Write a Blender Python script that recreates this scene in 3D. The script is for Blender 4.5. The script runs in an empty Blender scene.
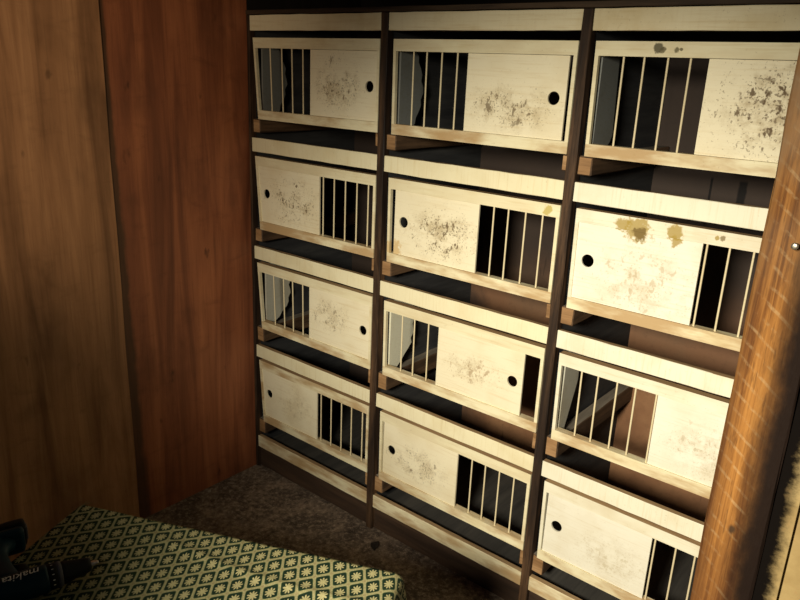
import bpy, bmesh, math, random
from mathutils import Vector, Matrix
random.seed(7)
sc = bpy.context.scene
COL = sc.collection

# ------------------------------------------------------------------ helpers
def link(o):
    COL.objects.link(o); return o

class MB:
    """collects shapes, builds one mesh object"""
    def __init__(s): s.bm = bmesh.new()
    def _new(s, src, bev, seg=2):
        if bev:
            bmesh.ops.bevel(src, geom=list(src.edges), offset=bev, segments=seg, profile=0.6, affect='EDGES')
        me = bpy.data.meshes.new('tmp'); src.to_mesh(me); src.free()
        s.bm.from_mesh(me); bpy.data.meshes.remove(me)
    def box(s, x0, x1, y0, y1, z0, z1, bev=0.0, warp=None):
        b = bmesh.new(); bmesh.ops.create_cube(b, size=1.0)
        for v in b.verts:
            v.co = Vector(((x0+x1)/2+v.co.x*(x1-x0), (y0+y1)/2+v.co.y*(y1-y0), (z0+z1)/2+v.co.z*(z1-z0)))
        s._new(b, min(bev, 0.45*min(abs(x1-x0), abs(y1-y0), abs(z1-z0))) if bev else 0)
        return s
    def rough_box(s, x0, x1, y0, y1, z0, z1, axis, n, amp, bev=0.002, seed=1):
        """a sawn board: slightly wavy along one axis"""
        rnd = random.Random(seed)
        b = bmesh.new(); bmesh.ops.create_cube(b, size=1.0)
        for v in b.verts:
            v.co = Vector(((x0+x1)/2+v.co.x*(x1-x0), (y0+y1)/2+v.co.y*(y1-y0), (z0+z1)/2+v.co.z*(z1-z0)))
        bmesh.ops.bevel(b, geom=list(b.edges), offset=bev, segments=1, affect='EDGES')
        lo, hi = (x0, y0, z0)[axis], (x1, y1, z1)[axis]
        for k in range(1, n):
            p = [0, 0, 0]; p[axis] = lo+(hi-lo)*k/n
            nn = [0, 0, 0]; nn[axis] = 1
            bmesh.ops.bisect_plane(b, geom=list(b.verts)+list(b.edges)+list(b.faces), plane_co=p, plane_no=nn)
        for v in b.verts:
            for a in range(3):
                if a != axis: v.co[a] += rnd.uniform(-amp, amp)
        s._new(b, 0); return s
    def lathe(s, prof, n=32, M=Matrix.Identity(4)):
        """prof: (axial x, radius) along local X"""
        b = s.bm; rings = []
        for x, r in prof:
            rings.append([b.verts.new(M @ Vector((x, r*math.cos(2*math.pi*k/n), r*math.sin(2*math.pi*k/n)))) for k in range(n)])
        for A, B in zip(rings, rings[1:]):
            for k in range(n):
                b.faces.new((A[k], A[(k+1) % n], B[(k+1) % n], B[k]))
        b.faces.new(rings[0][::-1]); b.faces.new(rings[-1]); return s
    def rod(s, p, q, r, n=10):
        p, q = Vector(p), Vector(q); d = q-p
        M = Matrix.Translation(p) @ d.to_track_quat('X', 'Z').to_matrix().to_4x4()
        L = d.length
        return s.lathe([(0, r), (L, r)], n, M)
    def loft(s, rings, cap=True):
        b = s.bm; R = [[b.verts.new(Vector(p)) for p in ring] for ring in rings]; n = len(R[0])
        for A, B in zip(R, R[1:]):
            for k in range(n): b.faces.new((A[k], A[(k+1) % n], B[(k+1) % n], B[k]))
        if cap: b.faces.new(R[0][::-1]); b.faces.new(R[-1])
        return s
    def plate(s, outline, y0, y1, hole=None):
        """flat board in XZ from outline points, with an optional round hole (cx, cz, r)"""
        b = bmesh.new()
        vs = [b.verts.new((x, y0, z)) for x, z in outline]
        ed = [b.edges.new((vs[k], vs[(k+1) % len(vs)])) for k in range(len(vs))]
        if hole:
            cx, cz, r = hole; n = 32
            hs = [b.verts.new((cx+r*math.cos(2*math.pi*k/n), y0, cz+r*math.sin(2*math.pi*k/n))) for k in range(n)]
            ed += [b.edges.new((hs[k], hs[(k+1) % n])) for k in range(n)]
        g = bmesh.ops.triangle_fill(b, edges=ed, use_beauty=True)
        fs = [f for f in g['geom'] if isinstance(f, bmesh.types.BMFace)]
        e = bmesh.ops.extrude_face_region(b, geom=fs)
        for v in [v for v in e['geom'] if isinstance(v, bmesh.types.BMVert)]: v.co.y += y1-y0
        s._new(b, 0); return s
    def build(s, name, mat, parent=None, smooth=False):
        bmesh.ops.recalc_face_normals(s.bm, faces=list(s.bm.faces))
        me = bpy.data.meshes.new(name); s.bm.to_mesh(me); s.bm.free()
        if mat: me.materials.append(mat)
        if name in ('frame', 'edge_batten'):          # worn raw upper edges, batten shadow coloured in
            me.materials.append(M['raw_edge'])
            for p in me.polygons:
                if p.normal.z > .9: p.material_index = 1
        if name == 'runner':                          # sawn end grain and lighter grey top
            me.materials.append(M['runner_end']); me.materials.append(M['runner_top'])
            for p in me.polygons:
                if p.normal.y < -.9: p.material_index = 1
                elif p.normal.z > .9: p.material_index = 2
        if smooth:
            for p in me.polygons: p.use_smooth = True
        o = link(bpy.data.objects.new(name, me))
        if parent: o.parent = parent
        return o

def tag(o, label=None, cat=None, group=None, kind=None):
    if label: o['label'] = label
    if cat: o['category'] = cat
    if group: o['group'] = group
    if kind: o['kind'] = kind
    return o
def empty(name, loc=(0, 0, 0), rz=0):
    o = link(bpy.data.objects.new(name, None)); o.location = loc; o.rotation_euler = (0, 0, rz); o.empty_display_size = .05
    return o

# ------------------------------------------------------------------ materials
class NT:
    def __init__(s, name):
        s.m = bpy.data.materials.new(name); s.m.use_nodes = True
        s.t = s.m.node_tree; s.b = s.t.nodes['Principled BSDF']
        s.co = s.t.nodes.new('ShaderNodeTexCoord')
    def n(s, typ, **kw):
        nd = s.t.nodes.new(typ)
        for k, v in kw.items(): setattr(nd, k, v)
        return nd
    def l(s, a, b): s.t.links.new(a, b)
    def val(s, x, sock):
        if isinstance(x, bpy.types.NodeSocket): s.l(x, sock)
        else: sock.default_value = x
    def math(s, op, a, b=None, c=None, clamp=False):
        nd = s.n('ShaderNodeMath', operation=op); nd.use_clamp = clamp
        s.val(a, nd.inputs[0])
        if b is not None: s.val(b, nd.inputs[1])
        if c is not None: s.val(c, nd.inputs[2])
        return nd.outputs[0]
    def vec(s, scale=(1, 1, 1), src='Object', off=None):
        mp = s.n('ShaderNodeMapping'); mp.inputs['Scale'].default_value = scale
        o = s.co.outputs[src]
        if off is not None:
            ad = s.n('ShaderNodeVectorMath', operation='ADD'); s.l(o, ad.inputs[0]); s.l(off, ad.inputs[1]); o = ad.outputs[0]
        s.l(o, mp.inputs['Vector']); return mp.outputs[0]
    def rnd_off(s):
        oi = s.n('ShaderNodeObjectInfo'); cb = s.n('ShaderNodeCombineXYZ')
        r = s.math('MULTIPLY', oi.outputs['Random'], 37.0)
        for i in range(3): s.l(r, cb.inputs[i])
        return cb.outputs[0]
    def noise(s, vec, scale, detail=4, rough=0.55, dist=0.0):
        nd = s.n('ShaderNodeTexNoise'); s.l(vec, nd.inputs['Vector'])
        nd.inputs['Scale'].default_value = scale; nd.inputs['Detail'].default_value = detail
        nd.inputs['Roughness'].default_value = rough; nd.inputs['Distortion'].default_value = dist
        return nd.outputs['Fac']
    def ramp(s, f, stops):
        r = s.n('ShaderNodeValToRGB'); s.val(f, r.inputs[0]); e = r.color_ramp.elements
        while len(e) < len(stops): e.new(0.5)
        for k, (p, c) in enumerate(stops):
            e[k].position = p; e[k].color = (*c, 1) if len(c) == 3 else c
        return r.outputs[0]
    def step(s, f, lo, hi):
        mr = s.n('ShaderNodeMapRange'); mr.interpolation_type = 'SMOOTHSTEP'
        s.val(f, mr.inputs[0]); mr.inputs[1].default_value = lo; mr.inputs[2].default_value = hi
        return mr.outputs[0]
    def mix(s, f, a, b, mode='MIX'):
        m = s.n('ShaderNodeMix', data_type='RGBA', blend_type=mode)
        s.val(f, m.inputs[0])
        for x, k in ((a, 6), (b, 7)):
            if isinstance(x, bpy.types.NodeSocket): s.l(x, m.inputs[k])
            else: m.inputs[k].default_value = (*x, 1)
        return m.outputs[2]
    def out(s, col, rough=0.6, bump=None, bs=0.2, bd=0.002, metal=0.0, spec=0.3):
        s.val(col if isinstance(col, bpy.types.NodeSocket) else (*col, 1), s.b.inputs['Base Color'])
        s.val(rough, s.b.inputs['Roughness']); s.b.inputs['Metallic'].default_value = metal
        s.b.inputs['Specular IOR Level'].default_value = spec
        if bump is not None:
            bn = s.n('ShaderNodeBump'); bn.inputs['Strength'].default_value = bs; bn.inputs['Distance'].default_value = bd
            s.l(bump, bn.inputs['Height']); s.l(bn.outputs[0], s.b.inputs['Normal'])
        return s.m
    def sep(s, v):
        nd = s.n('ShaderNodeSeparateXYZ'); s.l(v, nd.inputs[0]); return nd.outputs

CREAM = (0.80, 0.735, 0.50)
def cream_mat(name, base=CREAM, grime=0.35, streak='x', speck=0.0, blobs=(), speck_box=None, speck_col=(.16, .10, .045), brown=0.0, vgrain=0.0):
    """old cream paint over plywood: grime, grain streaks, droppings; blobs: (x, z, radius, colour)"""
    t = NT(name); off = t.rnd_off()
    P = t.vec((1, 1, 1), off=off)
    big = t.noise(P, 7, 5)
    sx = (3, 30, 70) if streak == 'x' else (70, 30, 3)
    fine = t.noise(t.vec(sx, off=off), 2.2, 4, .6)
    dots = t.noise(P, 130, 3, .6)
    col = t.mix(t.math('MULTIPLY', t.step(big, .45, .75), grime), base, (base[0]*.74, base[1]*.64, base[2]*.46))
    col = t.mix(t.math('MULTIPLY', t.step(fine, .50, .72), .20+grime*.3), col, (base[0]*.72, base[1]*.60, base[2]*.42))
    col = t.mix(t.math('MULTIPLY', t.step(dots, .64, .72), .5*grime), col, (.22, .15, .07))
    if brown:
        b2 = t.noise(t.vec((2.2, 8, 8), off=off), 2.5, 4)
        col = t.mix(t.math('MULTIPLY', t.step(b2, .36, .64), brown), col, (.42, .26, .11))
    if vgrain:
        vg = t.noise(t.vec((60, 20, 4), off=off), 2.0, 4, .6)
        col = t.mix(t.math('MULTIPLY', t.step(vg, .5, .7), vgrain), col, (.50, .36, .17))
    if speck:
        cx, cz, rx, rz = speck_box
        X, Y, Z = t.sep(t.co.outputs['Object'])
        dx = t.math('DIVIDE', t.math('SUBTRACT', X, cx), rx); dz = t.math('DIVIDE', t.math('SUBTRACT', Z, cz), rz)
        d = t.math('SQRT', t.math('ADD', t.math('MULTIPLY', dx, dx), t.math('MULTIPLY', dz, dz)))
        fall = t.math('SUBTRACT', 1.0, t.step(d, .25, 1.15))
        n1 = t.noise(t.vec((1, 1, .7), off=off), 46, 3, .62); n2 = t.noise(P, 170, 2, .5); n3 = t.noise(P, 30, 5, .75); n4 = t.noise(P, 14, 3, .6)
        dens = t.math('MULTIPLY', fall, t.step(n4, .30, .56))                  # uneven density
        s1 = t.step(t.math('ADD', n1, t.math('MULTIPLY', dens, .15)), .705, .775)
        s2 = t.step(t.math('ADD', n2, t.math('MULTIPLY', dens, .13)), .675, .75)
        sm = t.math('MULTIPLY', t.step(t.math('ADD', n3, t.math('MULTIPLY', dens, .20)), .53, .86), .62)
        col = t.mix(t.math('MULTIPLY', t.math('MULTIPLY', sm, fall), speck), col, (.34, .245, .115))
        a = t.math('MULTIPLY', t.math('MAXIMUM', s1, t.math('MULTIPLY', s2, .75)), t.math('POWER', fall, .6))
        col = t.mix(t.math('MULTIPLY', a, speck), col, speck_col)
    X, Y, Z = t.sep(t.co.outputs['Object'])
    for bx, bz, br, bc in blobs:
        dx = t.math('SUBTRACT', X, bx); dz = t.math('SUBTRACT', Z, bz)
        d = t.math('SQRT', t.math('ADD', t.math('MULTIPLY', dx, dx), t.math('MULTIPLY', dz, dz)))
        nn = t.noise(P, 55, 4, .65)
        f = t.math('SUBTRACT', 1.0, t.step(t.math('ADD', t.math('DIVIDE', d, br), t.math('MULTIPLY', t.math('SUBTRACT', nn, .5), 2.4)), .70, 1.15))
        col = t.mix(t.math('MULTIPLY', f, .85), col, bc)
    return t.out(col, .62, fine, .12, .001)

def wood_mat(name, c_dark, c_mid, c_light, axis='z', scale=1.0, rough=.6, stain=0.0, knots=0.0, bs=.3, fine=1.0, spec=.3):
    t = NT(name); off = t.rnd_off()
    k = {'x': (1.0, 12, 12), 'y': (12, 1.0, 12), 'z': (12, 12, 1.0)}[axis]
    k = tuple(a*scale for a in k)
    g = t.noise(t.vec(k, off=off), 1.3, 6, .62, .4)
    g2 = t.noise(t.vec(tuple(a*7 for a in k), off=off), 1.2, 3, .6)
    col = t.ramp(g, [(.30, c_dark), (.50, c_mid), (.70, c_light)])
    col = t.mix(t.math('MULTIPLY', t.step(g2, .45, .7), .45*fine), col, c_dark)
    if stain:
        s = t.noise(t.vec((3, 3, 1.4), off=off), 1.6, 5, .6)
        col = t.mix(t.math('MULTIPLY', t.step(s, .48, .72), stain), col, tuple(c*.22 for c in c_dark))
    return t.out(col, rough, g2, bs, .002, spec=spec)

M = {}
M['frame'] = cream_mat('cream_paint_frame', grime=.40, brown=.22)
M['frame_white'] = cream_mat('off_white_paint_frame', base=(.80, .765, .60), grime=.40, brown=.15)
M['batten_white'] = cream_mat('off_white_paint_batten', base=(.80, .765, .60), grime=.36, streak='z')
M['frame_brown'] = cream_mat('cream_paint_worn_brown', grime=.5, brown=.85)
M['batten'] = cream_mat('cream_paint_batten', grime=.36, streak='z')
M['batten_top'] = cream_mat('cream_paint_batten_speckled', base=(.76, .68, .46), grime=.6, speck=.0, vgrain=.1)
M['raw_edge'] = wood_mat('worn_raw_edge', (.20, .12, .055), (.34, .22, .11), (.46, .32, .17), 'x', 1.0, .75)
M['bar'] = cream_mat('cream_bar', base=(.72, .62, .40), grime=.3)
M['side'] = cream_mat('pale_grey_paint', base=(.52, .51, .42), grime=.35)
M['side_dark'] = cream_mat('grey_side_paint', base=(.21, .22, .205), grime=.45)  # same side paint, darkened for the shaded top row
M['side_pale'] = cream_mat('pale_side_paint', base=(.74, .73, .57), grime=.2)
M['upright'] = wood_mat('dark_creosoted_wood', (.007, .004, .003), (.035, .019, .010), (.13, .070, .034), 'z', 1.6, .7, bs=.5)
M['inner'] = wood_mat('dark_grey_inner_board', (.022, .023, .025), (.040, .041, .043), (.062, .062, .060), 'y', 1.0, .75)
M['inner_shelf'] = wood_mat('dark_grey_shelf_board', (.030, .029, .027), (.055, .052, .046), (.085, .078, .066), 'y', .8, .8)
def back_mat():
    t = NT('brown_hardboard'); P = t.vec()
    a = t.noise(P, 3.5, 4, .6); b = t.noise(P, 40, 4, .7); st = t.noise(t.vec((14, 1, 1.6)), 1.6, 4, .6)
    col = t.ramp(a, [(.3, (.17, .082, .042)), (.5, (.25, .125, .062)), (.7, (.33, .18, .09))])
    col = t.mix(t.math('MULTIPLY', t.step(b, .5, .7), .3), col, (.12, .06, .03))
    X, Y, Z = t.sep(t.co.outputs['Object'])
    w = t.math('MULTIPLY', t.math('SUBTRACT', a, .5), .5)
    top_shade = t.step(t.math('ADD', Z, w), .70, 1.18)                         # painted shade, darker towards the top
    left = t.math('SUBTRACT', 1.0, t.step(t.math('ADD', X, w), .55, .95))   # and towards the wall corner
    col = t.mix(t.math('MULTIPLY', t.math('MAXIMUM', top_shade, left), .93), col, (.032, .026, .023))
    col = t.mix(t.math('MULTIPLY', t.step(st, .66, .74), .8), col, (.02, .014, .010))
    for mx, mw in ((1.618, .004), (1.716, .013)):      # two dark runs on the hardboard
        e = t.math('ADD', t.math('DIVIDE', t.math('ABSOLUTE', t.math('SUBTRACT', X, mx)), mw), t.math('MULTIPLY', t.math('SUBTRACT', b, .5), .8))
        e = t.math('MULTIPLY', t.math('SUBTRACT', 1.0, t.step(e, .7, 1.2)), t.math('MULTIPLY', t.step(Z, 1.30, 1.33), t.math('SUBTRACT', 1.0, t.step(Z, 1.465, 1.478))))
        col = t.mix(t.math('MULTIPLY', e, .95), col, (.003, .002, .002))
    return t.out(col, .75, b, .2, .001)
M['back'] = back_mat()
M['runner'] = wood_mat('brown_runner_wood', (.035, .021, .012), (.085, .050, .027), (.18, .105, .055), 'y', 1.4, .7)
M['runner_end'] = wood_mat('runner_end_grain', (.16, .085, .035), (.32, .18, .08), (.45, .28, .14), 'x', 1.5, .7)
M['runner_top'] = wood_mat('dusty_runner_top', (.13, .11, .085), (.20, .17, .13), (.28, .24, .19), 'y', 1.5, .8)
M['plinth'] = wood_mat('dark_brown_plinth', (.022, .013, .008), (.05, .029, .018), (.09, .052, .03), 'x', .8, .7)
M['topboard'] = wood_mat('dark_brown_top', (.02, .013, .008), (.045, .028, .016), (.08, .05, .028), 'x', 1.2, .75)
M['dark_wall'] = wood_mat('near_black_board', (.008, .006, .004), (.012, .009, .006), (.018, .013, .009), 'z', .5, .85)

# left wall sheets
def ply(name, dark, mid, light, rough, seam_dark):
    t = NT(name)
    g = t.noise(t.vec((1, 9, .7)), 1.5, 6, .6, .6); g2 = t.noise(t.vec((1, 90, 3)), 1.4, 3, .6)
    fig = t.noise(t.vec((1, 6, 14)), 1.1, 4, .6, .8); blot = t.noise(t.vec((1, 1.5, 1.0)), 2.6, 4, .6)
    col = t.ramp(g, [(.28, dark), (.5, mid), (.72, light)])
    col = t.mix(t.math('MULTIPLY', t.step(g2, .48, .72), .30), col, dark)
    col = t.mix(t.math('MULTIPLY', t.step(fig, .52, .78), .35), col, dark)
    col = t.mix(t.math('MULTIPLY', t.step(blot, .50, .75), .55), col, tuple(c*.7 for c in dark))
    sp = t.noise(t.vec((1, 5, 2.5)), 3.2, 3, .5)
    col = t.mix(t.math('MULTIPLY', t.step(sp, .68, .78), .7), col, tuple(c*.35 for c in dark))
    if seam_dark:  # dark strip along the seam, wider lower down
        X, Y, Z = t.sep(t.co.outputs['Object'])
        w = t.math('MULTIPLY_ADD', Z, -.016, .050)
        d = t.math('DIVIDE', t.math('ADD', Y, .60), w)
        wob = t.math('MULTIPLY', t.math('SUBTRACT', t.noise(t.vec((1, 6, 5)), 2.2, 4), .5), .8)
        f = t.math('SUBTRACT', 1.0, t.step(t.math('ADD', d, wob), .7, 1.25))
        col = t.mix(t.math('MULTIPLY', f, .75), col, (.035, .024, .012))
    return t.out(col, rough, g2, .15, .001, spec=.35)
M['ply_orange'] = ply('reddish_varnished_plywood', (.12, .037, .017), (.29, .095, .040), (.44, .155, .063), .5, True)
M['ply_tan'] = ply('tan_varnished_plywood', (.17, .078, .033), (.37, .180, .080), (.52, .270, .125), .5, False)

def floor_mat():
    t = NT('dirty_concrete')
    P = t.vec()
    a = t.noise(P, 7.0, 7, .7); b = t.noise(P, 48, 5, .75); c = t.noise(P, 120, 3, .65)
    col = t.ramp(a, [(.3, (.040, .029, .022)), (.48, (.115, .085, .062)), (.68, (.27, .20, .14))])
    col = t.mix(t.math('MULTIPLY', t.step(b, .48, .66), .7), col, (.40, .31, .22))
    col = t.mix(t.math('MULTIPLY', t.step(c, .62, .7), .6), col, (.5, .40, .28))
    col = t.mix(t.math('MULTIPLY', t.step(t.math('SUBTRACT', 1.0, b), .52, .66), .75), col, (.035, .026, .02))
    return t.out(col, .85, b, .5, .006)
M['floor'] = floor_mat()

def post_mat():
    t = NT('rough_sawn_orange_timber'); P = t.vec()
    g = t.noise(t.vec((34, 12, 1.1)), 1.7, 7, .66, .7)
    wv = t.n('ShaderNodeTexWave', wave_type='BANDS', bands_direction='X', wave_profile='SIN')
    mp = t.n('ShaderNodeMapping'); mp.inputs['Rotation'].default_value = (0, math.radians(-128), 0); t.l(t.co.outputs['Object'], mp.inputs['Vector'])
    t.l(mp.outputs[0], wv.inputs['Vector'])
    wv.inputs['Scale'].default_value = 17; wv.inputs['Distortion'].default_value = 1.6; wv.inputs['Detail'].default_value = 2; wv.inputs['Detail Scale'].default_value = 1.2
    saw = wv.outputs['Fac']
    Z0 = t.sep(t.co.outputs['Object'])[2]
    f = t.noise(t.vec((120, 60, 14)), 1.5, 3, .7)
    col = t.ramp(g, [(.28, (.030, .011, .004)), (.42, (.11, .042, .011)), (.56, (.25, .112, .028)), (.76, (.36, .18, .05))])
    br = t.noise(P, 45, 4, .7)
    col = t.mix(t.math('MULTIPLY', t.step(saw, .82, .98), t.math('MULTIPLY', t.step(br, .40, .66), .42)), col, (.36, .25, .125))
    col = t.mix(t.math('MULTIPLY', t.step(f, .5, .7), .55), col, (.05, .022, .009))
    dsm = t.noise(t.vec((16, 8, 1.6)), 1.4, 5, .65)
    col = t.mix(t.math('MULTIPLY', t.step(dsm, .50, .72), .55), col, (.045, .018, .007))
    low = t.math('SUBTRACT', 1.0, t.step(t.math('ADD', Z0, t.math('MULTIPLY', dsm, .15)), 1.10, 1.30))
    col = t.mix(t.math('MULTIPLY', low, .55), col, (.07, .026, .009))
    uu = t.math('DIVIDE', t.math('SUBTRACT', t.sep(t.co.outputs['Object'])[0], 2.122), .078)
    uu = t.math('ADD', uu, t.math('MULTIPLY', t.math('SUBTRACT', dsm, .5), .35))
    band = t.step(t.math('ABSOLUTE', t.math('SUBTRACT', uu, .36)), .10, .40)      # heartwood band down the middle
    col = t.mix(t.math('MULTIPLY', band, .72), col, (.060, .025, .009))
    # gap shadow painted black towards the right-hand edge, wider lower down
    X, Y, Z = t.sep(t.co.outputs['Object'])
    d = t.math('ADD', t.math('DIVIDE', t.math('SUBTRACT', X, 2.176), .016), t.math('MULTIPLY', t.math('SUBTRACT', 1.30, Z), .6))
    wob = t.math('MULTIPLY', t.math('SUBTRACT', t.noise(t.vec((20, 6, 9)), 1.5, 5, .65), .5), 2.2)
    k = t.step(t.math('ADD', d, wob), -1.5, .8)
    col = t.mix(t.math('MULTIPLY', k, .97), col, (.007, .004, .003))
    # a knot
    dx = t.math('MULTIPLY', t.math('SUBTRACT', X, 2.158), 1.6); dz = t.math('SUBTRACT', Z, 1.172)
    dk = t.math('SQRT', t.math('ADD', t.math('MULTIPLY', dx, dx), t.math('MULTIPLY', dz, dz)))
    kn = t.math('SUBTRACT', 1.0, t.step(t.math('ADD', dk, t.math('MULTIPLY', br, .006)), .006, .013))
    col = t.mix(t.math('MULTIPLY', kn, .9), col, (.03, .018, .01))
    top = t.noise(t.vec((10, 10, 5)), 1.2, 4)
    col = t.mix(t.math('MULTIPLY', t.math('MULTIPLY', t.step(Z, 1.48, 1.75), t.step(top, .3, .6)), .6), col, (.17, .125, .08))
    return t.out(col, .7, f, .8, .002, spec=.08)
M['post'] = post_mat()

def panel_mat():
    t = NT('pale_board_with_mould'); P = t.vec()
    a = t.noise(P, 10, 5, .6); b = t.noise(P, 60, 4, .7)
    col = t.ramp(a, [(.3, (.20, .135, .055)), (.5, (.27, .195, .085)), (.7, (.33, .25, .12))])
    col = t.mix(t.math('MULTIPLY', t.step(b, .58, .68), .5), col, (.25, .16, .07))
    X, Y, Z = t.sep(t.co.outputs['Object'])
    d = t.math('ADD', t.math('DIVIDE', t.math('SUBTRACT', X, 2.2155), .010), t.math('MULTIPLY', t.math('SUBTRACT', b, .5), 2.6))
    col = t.mix(t.math('SUBTRACT', 1.0, t.step(d, -.5, 1.7)), col, (.003, .002, .0015))  # mould edge, with the shadow of the gap painted in
    return t.out(col, .8, b, .3, .001, spec=.05)
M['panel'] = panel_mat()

def cloth_mat():
    t = NT('green_gold_trellis_cloth')
    U, V, _ = t.sep(t.co.outputs['UV'])
    fu = t.math('SUBTRACT', t.math('FRACT', U), .5); fv = t.math('SUBTRACT', t.math('FRACT', V), .5)
    au = t.math('ABSOLUTE', fu); av = t.math('ABSOLUTE', fv)
    p4 = lambda x: t.math('POWER', x, 7.0)
    se = t.math('POWER', t.math('ADD', p4(au), p4(av)), 1/7)          # rounded square radius
    cell = t.math('SUBTRACT', 1.0, t.step(se, .405, .445))
    inner = t.math('SUBTRACT', 1.0, t.step(se, .385, .41))
    nodes = t.math('ADD', au, av); knot = t.step(nodes, .88, .92)
    # palm-leaf flower: eight pointed petals
    fv2 = t.math('ADD', fv, -.03)
    r = t.math('SQRT', t.math('ADD', t.math('MULTIPLY', fu, fu), t.math('MULTIPLY', fv2, fv2)))
    ang = t.math('ARCTAN2', fv2, fu)
    pet = t.math('ABSOLUTE', t.math('COSINE', t.math('MULTIPLY', ang, 4.5)))
    lim = t.math('MULTIPLY_ADD', pet, .21, .11)
    flower = t.math('SUBTRACT', 1.0, t.step(t.math('SUBTRACT', r, lim), -.012, .02))
    weave = t.noise(t.vec((1, 1, 1), 'UV'), 14, 3, .6); fade = t.noise(t.vec((1, 1, 1)), 4, 3)
    gold = t.mix(t.step(weave, .35, .7), (.225, .205, .095), (.345, .315, .16))
    col = t.mix(cell, gold, (.05, .085, .035))
    col = t.mix(inner, col, (.008, .020, .010))
    col = t.mix(flower, col, t.mix(.3, gold, (.50, .45, .22)))
    col = t.mix(t.math('MULTIPLY', knot, .45), col, (.20, .14, .06))
    return t.out(col, .8, weave, .25, .001, spec=.15)
M['cloth'] = cloth_mat()
def plain(name, c, rough=.5, metal=0.0, spec=.4, var=.15):
    t = NT(name); n = t.noise(t.vec(), 60, 3)
    return t.out(t.mix(t.math('MULTIPLY', n, var*2), c, tuple(x*.5 for x in c)), rough, n, .05, .0005, metal, spec)
M['teal'] = plain('teal_blue_plastic', (.002, .024, .038), .5, spec=.2)
M['black'] = plain('black_rubber_plastic', (.004, .004, .005), .6, spec=.2)
M['grey_ring'] = plain('grey_plastic_ring', (.11, .11, .12), .5)
M['steel'] = plain('steel', (.62, .56, .44), .3, .9)
M['white_ink'] = plain('white_print', (.92, .92, .80), .6, var=.02)
M['table_wood'] = wood_mat('plain_table_wood', (.10, .05, .02), (.18, .10, .045), (.26, .15, .07), 'x', 1.0)
M['leaf'] = plain('dark_debris', (.02, .014, .01), .8)
M['chip'] = plain('pale_debris', (.36, .30, .22), .8)

# ------------------------------------------------------------------ setting
CEIL = 2.16
tag(MB().box(-.3, 3.6, -3.8, .75, -.05, 0).build('floor', M['floor']), 'dirty dark concrete floor in front of the nest boxes', 'floor', kind='structure')
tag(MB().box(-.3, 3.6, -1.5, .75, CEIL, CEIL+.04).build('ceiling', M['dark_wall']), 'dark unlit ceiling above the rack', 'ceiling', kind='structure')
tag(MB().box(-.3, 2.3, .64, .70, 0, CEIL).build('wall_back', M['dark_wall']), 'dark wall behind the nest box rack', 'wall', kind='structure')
# left wall of two plywood sheets: the nearer one laps a little over the reddish one
b = MB(); b.rough_box(-.03, 0, -.62, .0, 0, CEIL, 2, 10, .0006, .001, 3)
tag(b.build('wall_left', M['ply_orange']), 'reddish brown varnished plywood wall sheet next to the rack', 'wall', kind='structure')
b = MB(); b.rough_box(-.022, .007, -1.9, -.599, 0, CEIL, 2, 9, .0022, .0015, 5)
tag(b.build('wall_left', M['ply_tan']), 'tan varnished plywood wall sheet at the far left', 'wall', kind='structure')
tag(MB().box(2.165, 2.19, -.80, .64, 0, CEIL).build('wall_right', M['dark_wall']), 'dark partition closing the right end of the rack', 'wall', kind='structure')
tag(MB().box(-.03, .0, .001, .64, 0, CEIL).build('wall_left', M['dark_wall']), 'dark wall continuing beside the rack above its top', 'wall', kind='structure')  # near-black sheet paints in the shade above the rack
# front partition right of the post, two boards with an open joint
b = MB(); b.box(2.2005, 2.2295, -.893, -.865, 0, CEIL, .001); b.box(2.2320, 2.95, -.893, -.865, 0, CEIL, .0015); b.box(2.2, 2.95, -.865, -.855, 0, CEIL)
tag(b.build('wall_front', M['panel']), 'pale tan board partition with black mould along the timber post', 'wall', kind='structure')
tag(MB().box(-.02, 1.72, -2.14, -2.09, 0, 1.57, .004).build('wall_near', M['dark_wall']), 'half height dark partition at the near end', 'wall', kind='structure')  # added out of view to block the lamps
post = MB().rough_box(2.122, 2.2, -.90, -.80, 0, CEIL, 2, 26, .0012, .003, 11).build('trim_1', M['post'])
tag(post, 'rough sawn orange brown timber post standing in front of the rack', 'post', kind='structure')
nl = MB(); nl.lathe([(0, .0018), (.012, .0018), (.0125, .0045), (.0145, .0042), (.015, .002)], 14, Matrix.Translation((2.163, -.899, 1.582)) @ Matrix.Rotation(math.radians(-90), 4, 'Z'))
tag(nl.build('nail', M['steel'], post, True), 'shiny nail head')

# ------------------------------------------------------------------ rack
X0 = [0.0, .70, 1.409, 2.118]          # centre lines of the uprights
BZ = [1.94, 1.486, 1.043, .600, .157]  # tops of the edge battens
BH, TH, D = .0545, .030, .60
rack = tag(empty('nest_box_rack', (1.06, .3, 0)), 'tall rack of twelve pigeon nest compartments with cream edge battens and dark uprights', 'nest box rack')
def R_(b, name, mat, label=None):
    o = b.build(name, mat); o.parent = rack; o.matrix_parent_inverse = Matrix.Translation((-1.06, -.3, 0))
    if label: o['label'] = label
    return o
for k, x in enumerate(X0):
    a, c = (x+.001, x+TH/2) if k == 0 else (x-TH/2, x+TH/2)
    R_(MB().rough_box(a, c, -.004, .026, 0, 1.9412, 2, 22, .0011, .002, 20+k), 'upright', M['upright'])
    R_(MB().box(a+.002, c-.002, .026, D, .02, 1.94), 'divider_board', M['inner'])
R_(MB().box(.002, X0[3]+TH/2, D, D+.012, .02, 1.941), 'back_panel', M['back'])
R_(MB().rough_box(.002, X0[3]+TH/2, -.008, D+.012, 1.9425, 1.9575, 0, 24, .0008, .0015, 31), 'top_board', M['topboard'])
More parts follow.
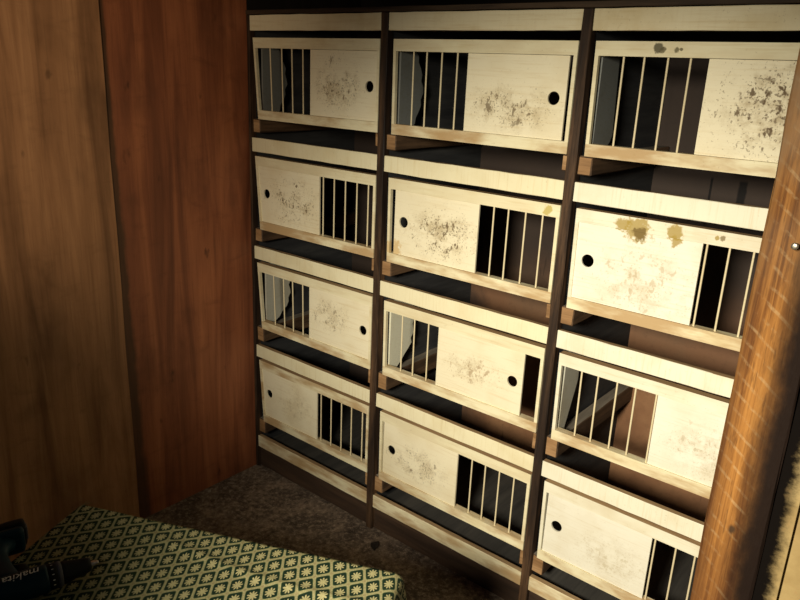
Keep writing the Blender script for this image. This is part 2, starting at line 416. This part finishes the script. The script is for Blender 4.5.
for c in range(3):
    xa, xb = X0[c]+TH/2, X0[c+1]-TH/2
    for r in range(5):
        z = BZ[r]
        mt = M['batten_top'] if r == 0 else (M['frame_brown'] if r == 4 else M['batten_white'] if c == 2 else M['batten'])
        R_(MB().rough_box(xa+.0005, xb-.0005, .0, .020, z-BH, z, 0, 12, .0007, .0015, 40+c*5+r), 'edge_batten', mt)
        if r == 0:
            R_(MB().box(xa, xb, .02, D, z-.02, z-.004), 'shelf_board', M['inner'])
        else:
            if r == 4: R_(MB().box(xa, xb, .02, D, z-BH, z-BH+.009), 'shelf_board', M['inner_shelf'])
            zb = FB = {1: 1.560, 2: 1.120, 3: .687, 4: .245}[r]
            R_(MB().rough_box(xa, xa+.042, .008, D-.005, z+.020, FB-.002, 1, 6, .0010, .003, 60+c*5+r), 'runner', M['runner'])
            R_(MB().rough_box(xb-.017, xb, .003, D-.005, z+.026, FB-.002, 1, 6, .0010, .003, 80+c*5+r), 'runner', M['runner'])
    R_(MB().rough_box(xa, xb, .012, .032, .001, BZ[4]-BH, 0, 10, .0012, .002, 100+c), 'plinth_board', M['plinth'])

# ------------------------------------------------------------------ nest box fronts
FZ = [(1.560, 1.860), (1.120, 1.415), (.687, .975), (.245, .535)]
FX = [(.036, .682), (.741, 1.391), (1.441, 2.091)]
#  key: (style, door x0, door x1, bars, specks)
SP = dict
F = {
 (0, 0): ('A', .349, .674, [.127, .191, .246, .304], SP(s=.80, c=(.49, 1.712), r=(.12, .085))),
 (0, 1): ('A', 1.033, 1.368, [.819, .872, .931, .990], SP(s=.75, c=(1.19, 1.672), r=(.15, .065))),
 (0, 2): ('A', 1.737, 2.080, [1.519, 1.574, 1.635, 1.691], SP(s=1.0, c=(1.93, 1.715), r=(.16, .11))),
 (1, 0): ('B', .047, .400, [.414, .471, .528, .585, .640], SP(s=.95, c=(.255, 1.262), r=(.12, .085))),
 (1, 1): ('B', .771, 1.113, [1.163, 1.215, 1.275, 1.332], SP(s=.9, c=(.97, 1.255), r=(.14, .08))),
 (1, 2): ('B', 1.451, 1.796, [1.805, 1.860, 1.917, 1.975, 2.032], SP(s=.45, c=(1.66, 1.24), r=(.15, .09), col=(.36, .25, .10))),
 (2, 0): ('A', .347, .674, [.130, .190, .244, .303], SP(s=.55, c=(.455, .842), r=(.11, .06))),
 (2, 1): ('A', .986, 1.324, [.821, .876, .938], SP(s=.55, c=(1.14, .820), r=(.12, .05), col=(.30, .18, .08))),
 (2, 2): ('A', 1.747, 2.080, [1.515, 1.567, 1.626, 1.681, 1.741], SP(s=.55, c=(1.92, .81), r=(.13, .08), col=(.40, .33, .20))),
 (3, 0): ('B', .047, .394, [.412, .470, .528, .583, .642], SP(s=.30, c=(.26, .39), r=(.12, .09), col=(.36, .27, .14))),
 (3, 1): ('B', .760, 1.102, [1.158, 1.213, 1.269, 1.326], SP(s=.65, c=(.93, .375), r=(.12, .065))),
 (3, 2): ('B', 1.458, 1.797, [1.805, 1.865, 1.919, 1.975, 2.032], SP(s=.40, c=(1.68, .36), r=(.12, .07), col=(.46, .38, .22))),
}
OCH = (.36, .25, .045)
BLOB = {(1, 2): [(1.622, 1.384, .036, OCH), (1.580, 1.390, .021, OCH), (1.630, 1.372, .019, (.15, .095, .022)), (1.722, 1.392, .021, OCH), (1.727, 1.368, .014, OCH), (1.842, 1.397, .008, (.20, .14, .05)), (1.828, 1.397, .006, OCH)],
        (0, 2): [(1.612, 1.847, .013, (.05, .042, .015)), (1.622, 1.840, .009, (.10, .08, .03)), (1.655, 1.840, .007, (.12, .10, .04)), (1.668, 1.842, .004, (.10, .08, .03))],
        (1, 1): [(1.352, 1.392, .016, (.50, .40, .10)), (.773, 1.165, .035, (.62, .44, .20))],
        (3, 0): [], }
LAB = {
 (0, 0): 'top row nest box front next to the reddish wall, bars left, round hole right',
 (0, 1): 'top row nest box front between the two middle uprights, finger hole at its right',
 (0, 2): 'top row nest box front meeting the timber post, door heavily speckled with dark droppings',
 (1, 0): 'second row nest box front next to the reddish wall, speckled door left of bars',
 (1, 1): 'second row middle nest box front, speckled door left, brown back behind four bars',
 (1, 2): 'nest box front with yellow ochre droppings on its top rail, beside the timber post',
 (2, 0): 'third row nest box front next to the reddish wall, bars left of stained door',
 (2, 1): 'third row middle nest box front, wide dark gap at the right of its door',
 (2, 2): 'third row nest box front beside the timber post, grey smear on its door',
 (3, 0): 'bottom row nest box front in the wall corner, worn brown top rail, five bars',
 (3, 1): 'bottom row middle nest box front, lightly speckled door with hole left of bars',
 (3, 2): 'bottom row nest box front by the post foot, nearly clean door with dark hole',
}
for (r, c), (style, d0, d1, bars, sp) in F.items():
    x0, x1 = FX[c]; z0, z1 = FZ[r]
    root = tag(empty('nest_box', (x0, 0, z0)), LAB[(r, c)], 'nest box', 'barred nest box fronts in the rack')
    inv = Matrix.Translation((-x0, 0, -z0))
    def P_(o):
        # keep coordinates of the mesh in rack space; parent to the front
        o.parent = root; o.matrix_parent_inverse = inv; return o
    skew = .024 if c == 0 else .004           # the fronts by the wall are out of square
    rt, rb, st = .037, .034, .0105
    xl = lambda z: x0 + skew*(z1-z)/(z1-z0)   # left edge at height z
    ya, yb = -.003, .024
    def bar4(pts, m):
        """board from four XZ corners"""
        m.plate(pts, ya, yb)
    f = MB()
    bar4([(xl(z1-rt), z1-rt), (x1, z1-rt), (x1, z1), (xl(z1), z1)], f)
    yb = .009
    bar4([(xl(z1-rt), z1-rt), (xl(z0+rb), z0+rb), (xl(z0+rb)+st, z0+rb), (xl(z1-rt)+st, z1-rt)], f)
    bar4([(x1-st, z0+rb), (x1, z0+rb), (x1, z1-rt), (x1-st, z1-rt)], f)
    fm = cream_mat('front_rail_paint_%d_%d' % (r, c), base=(.80, .765, .60) if (r, c) == (1, 2) else CREAM, grime=.40, brown=[.22, .15, .12, .10][r], blobs=BLOB.get((r, c), ())) if BLOB.get((r, c)) else (M['frame_white'] if c == 2 else M['frame'])
    yb = .024
    P_(f.build('frame', fm if (r, c) != (3, 0) else M['frame_brown']))
    f2 = MB(); bar4([(xl(z0), z0), (x1, z0), (x1, z0+rb), (xl(z0+rb), z0+rb)], f2)
    P_(f2.build('bottom_rail', M['frame_brown']))
    # back rails carrying the bars and closing the groove
    # sliding door with finger hole
    zt, zb = z1-rt-.0012, z0+rb+.0008
    hx = d1-.037 if style == 'A' else d0+.040
    hx += {(1, 0): .012, (3, 0): .010}.get((r, c), 0)
    o = [(max(d0, xl(zb)+st*.7) if c == 0 and style == 'B' else d0, zb), (d1, zb), (d1, zt), (d0, zt)]
    dm = cream_mat('door_paint_%d_%d' % (r, c), base=(.82, .75, .54) if (r, c) not in ((2, 2), (3, 2), (1, 2)) else (.80, .77, .64), grime=.28 if (r, c) != (1, 2) else .5, speck=sp['s'], speck_box=(*sp['c'], sp['r'][0]*1.45, sp['r'][1]*1.45), speck_col=sp.get('col', (.13, .085, .04)), blobs=BLOB.get((r, c), ()))
    P_(MB().plate(o, .0015, .0075, hole=(hx, (z0+z1)/2+{0: -.002, 1: .003, 2: 0, 3: 0}[r], .0185)).build('sliding_door', dm))
    # bars
    for bx in bars:
        lean = skew*(1-min(1, (bx-x0)/.35))*.6
        P_(MB().rod((bx+lean*.4, .0085, z0+rb-.004), (bx-lean*.4, .0085, z1-rt+.004), .0027, 10).build('bar', M['bar']))
    # side board behind the left end, with a sawn curved back edge
    if style == 'A':
        rnd = random.Random(r*7+c)
        mb = MB(); H = z1-z0
        straight = c == 2
        pts = [(.0245, z0+.004), (.060, z0+.006)]
        n = 14
        for i in range(n+1):
            u = i/n; z = z0+.012+(H-.020)*u
            y = (.064+.060*min(1, u/.55)+.0*u) if straight else (.088+.058*math.sin(math.pi*min(1, u*1.0)**.9) if r == 0 else .068+.088*math.sin(min(1.0, u*2.5)*math.pi/2)-.018*max(0, u-.75)/.25)
            if straight and r == 0: y = .100+.050*min(1, u/.10)-.020*u
            if not straight: y += .005*math.sin(u*31)+rnd.uniform(-.003, .003)
            pts.append((y, z))
        pts.append((.0245, z1-.008))
        b = bmesh.new(); xs = x0+skew*.55+.002
        vs = [b.verts.new((xs, y, z)) for y, z in pts]; fa = b.faces.new(vs)
        e = bmesh.ops.extrude_face_region(b, geom=[fa])
        for v in [v for v in e['geom'] if isinstance(v, bmesh.types.BMVert)]: v.co.x += .008
        mb._new(b, 0)
        P_(mb.build('side_board', M['side_dark'] if r == 0 else M['side_pale'] if c == 1 else M['side']))['label'] = '%s side board with sawn back edge' % ('grey' if r == 0 else 'pale')

# ------------------------------------------------------------------ table, cloth, drill
e1 = Vector((.9093, .4161, 0)).normalized(); e2 = Vector((e1.y, -e1.x, 0)); ANG = math.atan2(e1.y, e1.x)
TW, TD, TZ = .79, .62, .742
CO = Vector((.827, -1.193, 0))
tb = tag(empty('work_table', (CO.x, CO.y, 0), ANG), 'plain wooden table under the green and gold cloth', 'table')
MB().box(.004, TW-.004, -TD, -.004, TZ-.026, TZ-.002, .004).build('tabletop', M['table_wood'], tb)
for lx in (.06, TW-.10):
    for ly in (-.10, -TD+.06):
        MB().box(lx, lx+.04, ly-.0, ly+.04, 0, TZ-.026, .003).build('leg', M['table_wood'], tb)
# cloth: unfolded coordinates (s along e1, t along -e2 i.e. local -y); drapes over the right-hand end
bm = bmesh.new(); uvl = bm.loops.layers.uv.new('UVMap')
NS, NT_ = 150, 96
S0, S1, T0, T1 = 0.0, TW+.24, 0.0, TD+.05
# trellis cell vectors in (s, t): A = row step, Bv = column step
A_, B_ = Vector((.0292, -.0193)), Vector((.0126, .0398))
det = A_.x*B_.y-A_.y*B_.x
grid = []
def clothpos(s, t):
    z = TZ+.0022
    # soft creases
    z += .0045*math.exp(-((t-.088-.10*(s-.45)+.012*math.sin(s*9))/.010)**2)*(1/(1+math.exp(-(s-.30)*18)))
    z += .0022*math.exp(-((t-.045-.22*(s-.2))/.012)**2)*math.exp(-((s-.28)/.14)**2)
    z += .0010*(1+math.sin(s*23+t*17))*.6
    x, y = s, -t
    rad = .022; ds = s-(TW-rad*.6)
    if ds > 0:
        a = min(ds/rad, math.pi/2)
        x = TW-rad*.6+rad*math.sin(a)
        dz = rad*(1-math.cos(a)); rest = ds-rad*math.pi/2
        if rest > 0:
            dz += rest
            x += .010*math.sin(t*30+1)*min(1, rest/.08)+rest*.10
        z -= dz
    ed = min(t/.02, 1)
    return Vector((x, y, z-.0012*(1-ed)))
for j in range(NT_+1):
    row = []
    for i in range(NS+1):
        s = S0+(S1-S0)*i/NS; t = T0+(T1-T0)*j/NT_
        v = bm.verts.new(clothpos(s, t)); row.append((v, s, t))
    grid.append(row)
for j in range(NT_):
    for i in range(NS):
        q = [grid[j][i], grid[j+1][i], grid[j+1][i+1], grid[j][i+1]]
        fc = bm.faces.new([a[0] for a in q]); fc.smooth = True
        for lp, (_, s, t) in zip(fc.loops, q):
            w = .0035*math.sin(s*14+t*8)
            ss, tt = s+w, t+.004*math.sin(s*11)
            lp[uvl].uv = ((ss*B_.y-tt*B_.x)/det, (A_.x*tt-A_.y*ss)/det)
me = bpy.data.meshes.new('patterned_cloth'); bm.to_mesh(me); bm.free(); me.materials.append(M['cloth'])
cl = link(bpy.data.objects.new('patterned_cloth', me)); cl.location = (CO.x, CO.y, 0); cl.rotation_euler = (0, 0, ANG)
md = cl.modifiers.new('thick', 'SOLIDIFY'); md.thickness = .0016; md.offset = -1
tag(cl, 'green cloth with gold trellis and leaf pattern spread over the table', 'cloth')
th = MB(); th.rod((.002, -.003, TZ+.002), (.013, .004, TZ+.006), .0007, 6); th.rod((.013, .004, TZ+.006), (.020, .010, TZ+.004), .0006, 6); th.rod((.004, -.001, TZ+.002), (.004, .010, TZ+.005), .0006, 6)
tag(th.build('frayed_thread', M['cloth'], cl), 'loose frayed thread at the corner')

# cordless drill lying on its side, chuck pointing away from the frame edge
ax = Vector((.27, .96, 0)).normalized()
dr = tag(empty('cordless_drill', (1.085-ax.x*.002, -1.304-ax.y*.002, TZ+.004), math.atan2(ax.y, ax.x)), 'teal and black cordless drill lying on its side on the patterned cloth', 'drill')
AZ = .030   # height of the drill axis above the cloth; local +X to the bit, +Y to the battery
L = Matrix.Translation((0, 0, AZ))
MB().lathe([(-.205, .012), (-.203, .021), (-.196, .026), (-.150, .0285), (-.110, .0285), (-.085, .0275), (-.080, .0262)], 40, L).build('housing', M['teal'], dr, True)
o = MB().lathe([(-.080, .0245), (-.079, .0258), (-.064, .0255), (-.063, .0240)], 40, L).build('torque_ring', M['black'], dr, True)
for k in range(9):
    a = math.radians(90+(k-4)*24)
    y, z = .0258*math.cos(a), .0258*math.sin(a)
    m = MB(); b = bmesh.new(); bmesh.ops.create_cube(b, size=1)
    for v in b.verts: v.co = Matrix.Translation((-.0715, y, AZ+z)) @ Matrix.Rotation(a-math.pi/2, 4, 'X') @ Vector((v.co.x*.0040, v.co.y*.0014, v.co.z*.0006))
    m._new(b, 0); m.build('numeral_mark', M['white_ink'], o)
MB().lathe([(-.063, .0225), (-.062, .0250), (-.055, .0248), (-.054, .0225)], 40, L).build('collar', M['grey_ring'], dr, True)
g = [(-.054, .0215), (-.052, .0228)]
for k in range(6): g += [(-.049+k*.005, .0228-.0010*k), (-.0475+k*.005, .0218-.0010*k)]
g += [(-.016, .0168), (-.006, .0150), (.0, .0125), (.001, .006)]
MB().lathe(g, 40, L).build('chuck', M['black'], dr, True)
MB().lathe([(.0, .0052), (.008, .0052), (.009, .0034), (.014, .0034), (.0155, .002)], 6, L).build('bit', M['steel'], dr)
# handle: tapered oval from the housing out to the battery
def oval(x, y, rx, rz, n=20): return [(x+rx*math.cos(2*math.pi*k/n), y, AZ+rz*math.sin(2*math.pi*k/n)) for k in range(n)]
MB().loft([oval(-.150, .012, .030, .022), oval(-.150, .035, .026, .0195), oval(-.153, .070, .0215, .0175), oval(-.158, .110, .0215, .0175), oval(-.158, .135, .027, .020), oval(-.150, .152, .036, .024)]).build('handle', M['teal'], dr, True)
MB().loft([oval(-.128, .036, .004, .006), oval(-.116, .045, .011, .0075), oval(-.118, .062, .010, .007), oval(-.132, .070, .004, .005)]).build('trigger', M['black'], dr, True)
bt = MB().box(-.215, -.098, .150, .172, AZ-.030, AZ+.029, .010).build('battery_mount', M['teal'], dr, True)
bt = MB().box(-.216, -.092, .172, .200, AZ-.030, AZ+.029, .009).build('battery', M['black'], dr, True)
MB().box(-.094, -.0895, .174, .192, AZ-.014, AZ+.016, .002).build('battery_latch', M['grey_ring'], bt)
MB().box(-.21, -.125, .198, .2005, AZ+.012, AZ+.0145, .0003).build('battery_trim_line', M['grey_ring'], bt)
# maker's lettering, wrapped on the housing; upright when the handle points down
fc = bpy.data.curves.new('lettering', 'FONT'); fc.body = 'makita'; fc.size = .025; fc.extrude = .0004; fc.align_x = 'LEFT'; fc.shear = .18
tmp = link(bpy.data.objects.new('tmp_text', fc)); bpy.context.view_layer.update()
me = bpy.data.meshes.new_from_object(tmp.evaluated_get(bpy.context.evaluated_depsgraph_get()))
bpy.data.objects.remove(tmp); bpy.data.curves.remove(fc)
tbm = bmesh.new(); tbm.from_mesh(me)
for k in range(-4, 12):
    bmesh.ops.bisect_plane(tbm, geom=list(tbm.verts)+list(tbm.edges)+list(tbm.faces), plane_co=(0, k*.002, 0), plane_no=(0, 1, 0))
tbm.to_mesh(me); tbm.free()
for v in me.vertices:
    tx, ty, tz = v.co
    a = (ty-.004)/.0285+math.radians(2); rr = .02855+max(tz, 0)
    v.co = Vector((-.092-tx*1.0, -rr*math.sin(a), AZ+rr*math.cos(a)))
me.materials.clear(); me.materials.append(M['white_ink'])
le = link(bpy.data.objects.new('lettering', me)); le.parent = dr; le['label'] = 'white maker name lettering'

# floor litter
def litter(name, loc, size, mat, label, seed):
    rnd = random.Random(seed); b = bmesh.new(); n = 9
    top = [b.verts.new((size*(.6+.5*rnd.random())*math.cos(2*math.pi*k/n), size*(.3+.3*rnd.random())*math.sin(2*math.pi*k/n), .003+.006*rnd.random())) for k in range(n)]
    cc = b.verts.new((0, 0, .009))
    for k in range(n): b.faces.new((top[k], top[(k+1) % n], cc))
    bot = [b.verts.new((v.co.x*.8, v.co.y*.8, 0)) for v in top]
    for k in range(n): b.faces.new((bot[k], bot[(k+1) % n], top[(k+1) % n], top[k]))
    b.faces.new(bot[::-1])
    m = MB(); m._new(b, 0); o = m.build(name, mat); o.location = loc; o.rotation_euler = (0, 0, rnd.random()*3)
    return tag(o, label, 'debris')
litter('debris_flake', (.80, -.075, .0), .035, M['leaf'], 'dark dried flake lying on the floor before the middle upright', 4)
litter('debris_crumb', (.03, -.283, .0), .014, M['chip'], 'small pale crumb on the floor at the foot of the reddish wall', 8)

# ------------------------------------------------------------------ camera
Rv = Vector((0.76762956, 0.63957147, 0.04114845)); Uv = Vector((-0.22553336, 0.20947689, 0.95144844)); Fv = Vector((-0.59989963, 0.73964029, -0.30504535))
cam = bpy.data.cameras.new('camera'); cam.sensor_width = 36; cam.lens = 717.588/800*36; cam.clip_start = .02
co = link(bpy.data.objects.new('camera', cam))
Mx = Matrix((Rv, Uv, -Fv)).transposed().to_4x4(); Mx.translation = Vector((2.33201, -1.87487, 1.76567)); co.matrix_world = Mx
sc.camera = co

# ------------------------------------------------------------------ light
def spot(name, loc, target, energy, col, angle, blend, rad):
    l = bpy.data.lights.new(name, 'SPOT'); l.energy = energy; l.color = col; l.spot_size = math.radians(angle); l.spot_blend = blend; l.shadow_soft_size = rad
    o = link(bpy.data.objects.new(name, l)); o.location = loc
    o.rotation_euler = (Vector(target)-Vector(loc)).to_track_quat('-Z', 'Y').to_euler(); return o
spot('doorway_key', (2.02, -2.75, 2.0), (1.46, 0, .58), 575, (1, .91, .73), 62, 1.0, .20)
spot('wall_fill', (1.6, -2.6, 1.9), (0, -1.02, 1.80), 105, (1, .80, .57), 52, 1.0, .16)
w = bpy.data.worlds.new('world'); sc.world = w; w.use_nodes = True
w.node_tree.nodes['Background'].inputs[0].default_value = (.55, .60, .75, 1); w.node_tree.nodes['Background'].inputs[1].default_value = .045
sc.view_settings.view_transform = 'Standard'
sc.view_settings.look = 'None'
sc.view_settings.exposure = 0.0
